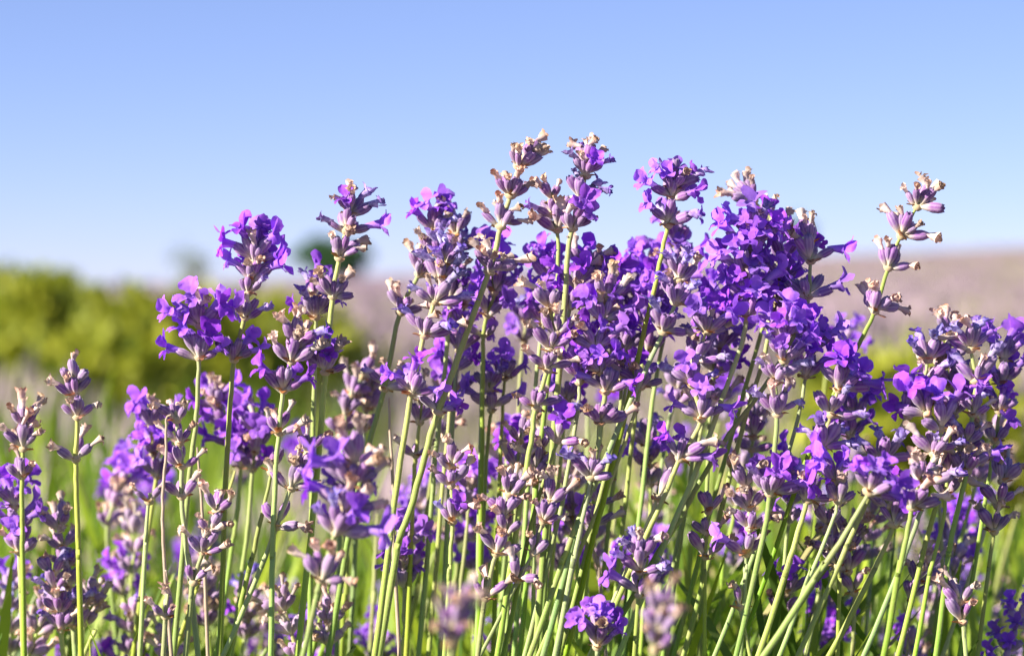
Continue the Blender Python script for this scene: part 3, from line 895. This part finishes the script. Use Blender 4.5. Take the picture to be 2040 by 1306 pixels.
# --- right of centre
A("bright violet lantern-shaped head on a bare stem over a three-armed whorl", 0,
  [(1341, 374, 'f.bd^fb', .95), (1338, 396, 'FfbFf', 1.0), (1330, 450, 'FbD', 1.0)], [(1318, 510), (1300, 590), (1276, 690), (1240, 850), (1190, 1040), (1140, 1250)], .66, back=2)
A("light violet slightly blurred spike left of the lantern head's stem", 45,
  [(1276, 548, 'ffwb^f'), (1264, 585, 'ffb'), (1262, 630, 'fbb')], [(1256, 700), (1230, 900), (1190, 1240)])
A("violet shadowed spike tip just right of the lantern head's stem", 40,
  [(1345, 490, 'fb^bw'), (1342, 535, 'wff'), (1335, 580, 'fbf')], [(1325, 660), (1300, 800), (1250, 1240)], back=2)
A("crinkled bleached violet head with plump calyces over a second plump whorl", -6,
  [(1352, 560, 'ddw^wd'), (1345, 604, 'dbbdD'), (1320, 663, 'dbbB', 1.05)], [(1295, 718), (1266, 780), (1225, 870), (1150, 1050), (1098, 1250)], .7, back=2)
A("five-tier violet and tan column right of the crinkled bleached head", -4,
  [(1407, 662, 'dfbfw^'), (1384, 720, 'bbD'), (1380, 768, 'dfdD'), (1396, 836, 'FbwF'), (1354, 915, 'fbwF', 1.08)],
  [(1335, 960), (1300, 1040), (1250, 1150), (1205, 1250)], .66, back=2)
A("densest spike, packed with vivid violet flowers from tip to foot", -2,
  [(1500, 474, 'Ffdff^fw'), (1484, 505, 'Ffwff'), (1482, 548, 'fffff'), (1490, 592, 'ffwff'), (1486, 636, 'fbff')],
  [(1476, 690), (1440, 790), (1390, 930), (1300, 1140), (1256, 1250)], .68, size=1.05)
A("shadowed violet flowers filling the right flank of the densest spike", 14,
  [(1556, 520, 'ff^f'), (1552, 562, 'fff'), (1546, 606, 'fff'), (1535, 645, 'ff')], [(1520, 720), (1480, 850), (1380, 1240)], .66, back=2)
A("grey-brown withered spike rising behind the densest violet one", 26,
  [(1504, 402, 'bw^ww'), (1540, 440, 'wbw^ww'), (1556, 478, 'wbb'), (1552, 520, 'bb')], [(1540, 580), (1500, 720), (1420, 1000), (1360, 1240)], back=2)
A("open-armed spike with a curled violet flower on its right side, next to the densest spike", 2,
  [(1613, 486, 'w^w', .95), (1615, 522, 'wb.F', 1.0), (1610, 592, 'bb.F', 1.0)],
  [(1600, 630), (1570, 690), (1525, 766), (1454, 863), (1405, 941), (1354, 1034), (1312, 1098), (1225, 1250)], .64, back=2)
A("violet spike under the densest one with bleached whorl and bright lowest flower", -8,
  [(1562, 678, 'ffff^f'), (1562, 720, 'dfff'), (1545, 762, 'dbbd'), (1549, 827, 'dwbD'), (1534, 985, 'dbfbF', 1.1)],
  [(1524, 1050), (1500, 1160), (1480, 1250)], .68, back=2)
A("violet flowers closing the gap between the two right violet spikes", 3,
  [(1614, 704, 'wfff^f'), (1604, 750, 'bff')], [(1590, 830), (1540, 1000), (1450, 1240)], back=2)
A("violet spike with arching faded flower on its right and a bleached fan whorl below", -8,
  [(1670, 778, 'bfffF^f', 1.05), (1654, 828, 'bbdD'), (1639, 892, 'DdbD', 1.08), (1608, 998, 'bb.D', 1.1)],
  [(1590, 1060), (1562, 1150), (1530, 1250)], .72, back=2)
A("thick leaning stem carrying large violet flowers at its bent top, lower right", -40,
  [(1730, 982, 'ffbfF^f', 1.0)], [(1700, 1036), (1664, 1095), (1610, 1172), (1552, 1262)], .82, back=2)
A("open violet flowers in a shaded knot left of the thick leaning stem", -12, [(1664, 962, 'ff^f'), (1670, 1000, 'fbb')], [(1650, 1060), (1600, 1180), (1570, 1262)], back=2)
A("upright thick stem with plum buds and rust-red withered flowers on top", -24,
  [(1830, 965, 'ww^w', .95), (1817, 1012, 'wbbw', 1.0)], [(1806, 1070), (1788, 1150), (1768, 1262)], .80, back=2)
A("pale violet head on the leaning stem between the two thick right stems", -6,
  [(1770, 1010, 'bf^d'), (1780, 1046, 'dbfw')], [(1748, 1120), (1718, 1180), (1676, 1262)], .78, back=2)
A("lone bare spike of mauve calyces leaning right against the sky, four open tiers", 0,
  [(1826, 414, 'wwbbB^ww', 1.0), (1794, 472, 'wbbwW', 1.0), (1769, 535, 'wwb.W', 1.0), (1742, 621, 'wwwW', 1.0)],
  [(1720, 668), (1697, 712), (1650, 810), (1590, 960), (1490, 1250)], .60, back=2)
A("far-blurred dark violet head behind the leaning bare spike's stem", 135, [(1672, 688, 'fff^f'), (1656, 714, 'fb')], [(1640, 800), (1610, 1240)], full=False)
A("bleached blue-violet spike at the left of the right-hand group, fan whorl below", -4,
  [(1848, 718, 'Ddb^d'), (1838, 770, 'wd'), (1807, 830, 'ddbb', 1.05), (1758, 918, 'DbdD', 1.1)], [(1735, 980), (1690, 1080), (1610, 1262)], .66, back=2)
A("large bright violet flower cluster at the heart of the right-hand group", -10,
  [(1848, 826, 'bff^f', 1.08), (1874, 856, 'bff', 1.1), (1860, 905, 'wdbD'), (1848, 960, 'bwd')], [(1830, 1030), (1790, 1140), (1740, 1262)], .66, back=2)
A("tan-topped mauve spike crowning the right-hand group", 2,
  [(1888, 672, 'ww^w'), (1880, 716, 'wbbD'), (1894, 772, 'wwdD'), (1900, 830, 'dbd')], [(1890, 920), (1850, 1060), (1800, 1262)], .66, back=2)
A("violet spike at the outer right of the right-hand group", -6,
  [(1934, 698, 'wdbdf^d'), (1944, 760, 'dwd'), (1938, 826, 'dfw'), (1925, 884, 'dbw'), (1925, 940, 'wwbf', 1.05)], [(1910, 1010), (1890, 1100), (1870, 1262)], .7, back=2)
A("pale mauve spike hanging by the right-hand group's lowest whorls", -2,
  [(1912, 905, 'dwb^w'), (1890, 950, 'wwb'), (1884, 990, 'bw')], [(1876, 1050), (1850, 1150), (1830, 1262)], back=2)

# --- lower right
A("dark bud spike with one pale violet side flower among green blades", 6,
  [(1411, 1020, 'bb^b', .9), (1408, 1062, 'bb.b', .9), (1405, 1110, 'b.b', 1.0)], [(1404, 1180), (1404, 1262)], .5, back=1)
A("tan-tipped mauve spike with one violet flower on its left, behind the bright lowest-tier bloom", -4,
  [(1486, 972, 'ww^w'), (1492, 1012, 'wbb'), (1493, 1054, 'wbb'), (1486, 1105, 'F.bb', 1.05)], [(1484, 1160), (1478, 1262)], .58, back=1)
A("single tilted withered calyx near the bottom right of centre", -4, [(1475, 1210, 'w^', 1.1)], [(1480, 1236), (1488, 1275)], .5, back=0)
A("violet bloom spike low behind the fork of the two thick stems", 26, [(1567, 1184, 'ffbf^f'), (1560, 1224, 'bb')], [(1558, 1262), (1556, 1300)], back=2)
A("shaded tan and plum withered cluster under the thick leaning stem's flowers", 20,
  [(1690, 1070, 'ww^w'), (1686, 1104, 'wbww'), (1690, 1140, 'bwb'), (1702, 1182, 'bw')], [(1702, 1220), (1700, 1290)], back=2)
A("mauve calyces with tan tips left under the thick leaning stem", 10, [(1650, 1050, 'ww^w'), (1656, 1094, 'wbb'), (1668, 1130, 'bb')], [(1672, 1180), (1668, 1290)], back=1)
A("low bud spike with rust-red foot in the right corner", 14,
  [(1838, 1132, 'ww^b', .95), (1826, 1160, 'wbb', .95), (1814, 1196, 'bwb', .95)], [(1806, 1230), (1796, 1290)], .5, back=1)
A("dim blurred bud spike at the far right bottom", 60, [(1900, 1110, 'bw^w'), (1896, 1150, 'bbw'), (1892, 1190, 'bb')], [(1890, 1230), (1888, 1300)], full=False)
A("withered pink head at the bottom right corner", -6, [(1912, 1200, 'ww^w'), (1918, 1240, 'bw')], [(1922, 1280), (1926, 1330)], back=1)
A("low head with dark shrivelled violet flowers over one open bloom, bottom centre", -12,
  [(1274, 1112, 'dww^d', 1.0), (1276, 1140, 'dbD', 1.0), (1274, 1186, 'F.bd', 1.1)], [(1270, 1220), (1266, 1280)], .6, back=1)
A("big bright violet open flower cluster cut by the bottom edge", -22, [(1194, 1262, 'Fff^fF', .95), (1190, 1290, 'fbf')], [(1190, 1310), (1190, 1360)], back=3)
A("large pinkish blurred bud head rising at the bottom edge right of the low violet head", -130, [(1316, 1226, 'ww^w', .72), (1310, 1262, 'bwb', .72), (1304, 1296, 'wb', .72)], [(1300, 1330), (1294, 1400)], .5, back=2)
A("blurred violet side bloom behind the long leaning green stem", 46, [(1290, 885, 'dd^b'), (1292, 930, 'ff'), (1296, 966, 'bb')], [(1294, 1040), (1280, 1250)], back=2)
A("tiny single calyx with withered tip on the long leaning green stem", -2, [(1310, 994, '^w', 1.05)], [(1290, 1040), (1250, 1130), (1200, 1250)], .6, back=0)
A("blurred dark bud group with pale right calyx between the two right stems", 38,
  [(1500, 842, 'bw^w'), (1500, 872, 'bbw'), (1498, 897, 'B.B')], [(1496, 960), (1490, 1250)], back=1)

# ------------------------------------------------------------------ out-of-focus stalks filling the plants behind
env_x = [-80, 109, 260, 420, 650, 900, 1100, 1400, 1700, 1931, 2120]
env_y = [900, 940, 860, 800, 770, 700, 650, 660, 720, 740, 760]
fr = random.Random(21)
MARKS = [(60, "left of the lone slim stalk"), (180, "behind the lone slim stalk"), (300, "behind the bent dry stem"), (430, "behind the tapering violet spike"), (560, "behind the open twin blooms"),
         (680, "behind the trumpet-bearing spike"), (800, "behind the crinkled blue-violet spike"), (910, "behind the small tan-tipped spike"), (1020, "behind the plum-bud spikes"),
         (1120, "behind the stacked tan column"), (1220, "behind the broad violet cluster"), (1330, "behind the lantern-shaped head's stem"), (1430, "behind the five-tier column"),
         (1530, "behind the densest violet spike's stems"), (1640, "behind the arching faded flower"), (1740, "behind the thick leaning stem"), (1850, "behind the right-hand group"), (1990, "right of the right-hand group")]
TIER = {2: "two-tier", 3: "three-tier", 4: "four-tier"}
def near_mark(px):
    return min(MARKS, key=lambda m_: abs(m_[0] - px))[1]
GROUPS = [("blurred violet", "blurred violet stalks behind", ['fff', 'ffb', 'fbf']),
          ("blurred tan withered", "blurred withered stalks behind", ['wbw', 'wwb', 'bww']),
          ("blurred mauve and violet", "blurred mixed stalks behind", ['bdb', 'fbw', 'dbw'])]
NF = 84
for i in range(NF):
    px = -60 + 2160 * (i + fr.random()) / NF
    dz = fr.uniform(60, 430) if i % 3 else fr.uniform(30, 120)
    top = np.interp(px, env_x, env_y) + 50 + 520 * fr.random() ** 0.75
    lab, grp, codes = GROUPS[fr.choices((0, 1, 2), (0.36, 0.36, 0.28))[0]]
    k = D0 / (D0 + dz * MM)
    lean = (fr.gauss(0.17, 0.13) + (px - 1000) / 9000)
    nw = fr.choice((2, 3, 3, 4))
    wl, y = [], top
    for w_ in range(nw):
        c = fr.choice(codes) + ('^' + fr.choice(codes)[0] if w_ == 0 else '')
        wl.append((px - (y - top) * lean, y, c))
        y += fr.uniform(36, 52) * k * (1.7 if w_ == nw - 2 and fr.random() < .4 else 1)
    yb = max(y + 60, 1290)
    st = [(px - (q - top) * lean + fr.gauss(0, 4), q) for q in np.linspace(y + 10, yb, 4)]
    A(f"{lab} {TIER[nw]} stalk {near_mark(px)}", dz, wl, st, fr.uniform(.55, .72), group=grp, full=False, back=2, seed=i + 900)
for i in range(32):                                     # plain green stalks whose heads are hidden or cut
    px = -40 + 2120 * (i + fr.random()) / 32
    dz = fr.uniform(10, 300)
    lean = fr.gauss(0.2, 0.17) + (px - 1000) / 9000
    top = min(np.interp(px, env_x, env_y) + 130 + 260 * fr.random(), 1170)
    st = [(px - (q - top) * lean, q) for q in np.linspace(top, 1290, 4)]
    A(f"bare green stalk {near_mark(px)}", dz, [], st, fr.uniform(.5, .7), group="bare green stalks behind", seed=i + 2000)
# a few neighbours just past the photograph's edges
A("mauve stalk with tan tips beyond the lone slim stalk on the left", 20, [(48, 850, 'ww^w'), (46, 895, 'wbw'), (44, 950, 'bbw')], [(44, 1040), (48, 1260)], back=2)
A("violet stalk beyond the dark corner spike on the left", 30, [(30, 1010, 'ff^f'), (34, 1055, 'fbf'), (38, 1100, 'bfb')], [(42, 1180), (46, 1290)], back=2)
A("violet stalk standing outermost on the right behind the right-hand group", 20, [(2000, 720, 'ff^f'), (1996, 768, 'fbf'), (1990, 820, 'ffb'), (1982, 880, 'bf')], [(1966, 980), (1920, 1260)], back=2)
A("withered stalk outermost at the lower right", 6, [(1996, 960, 'ww^w'), (1988, 1010, 'wbw'), (1980, 1060, 'bbw')], [(1970, 1130), (1950, 1290)], back=2)
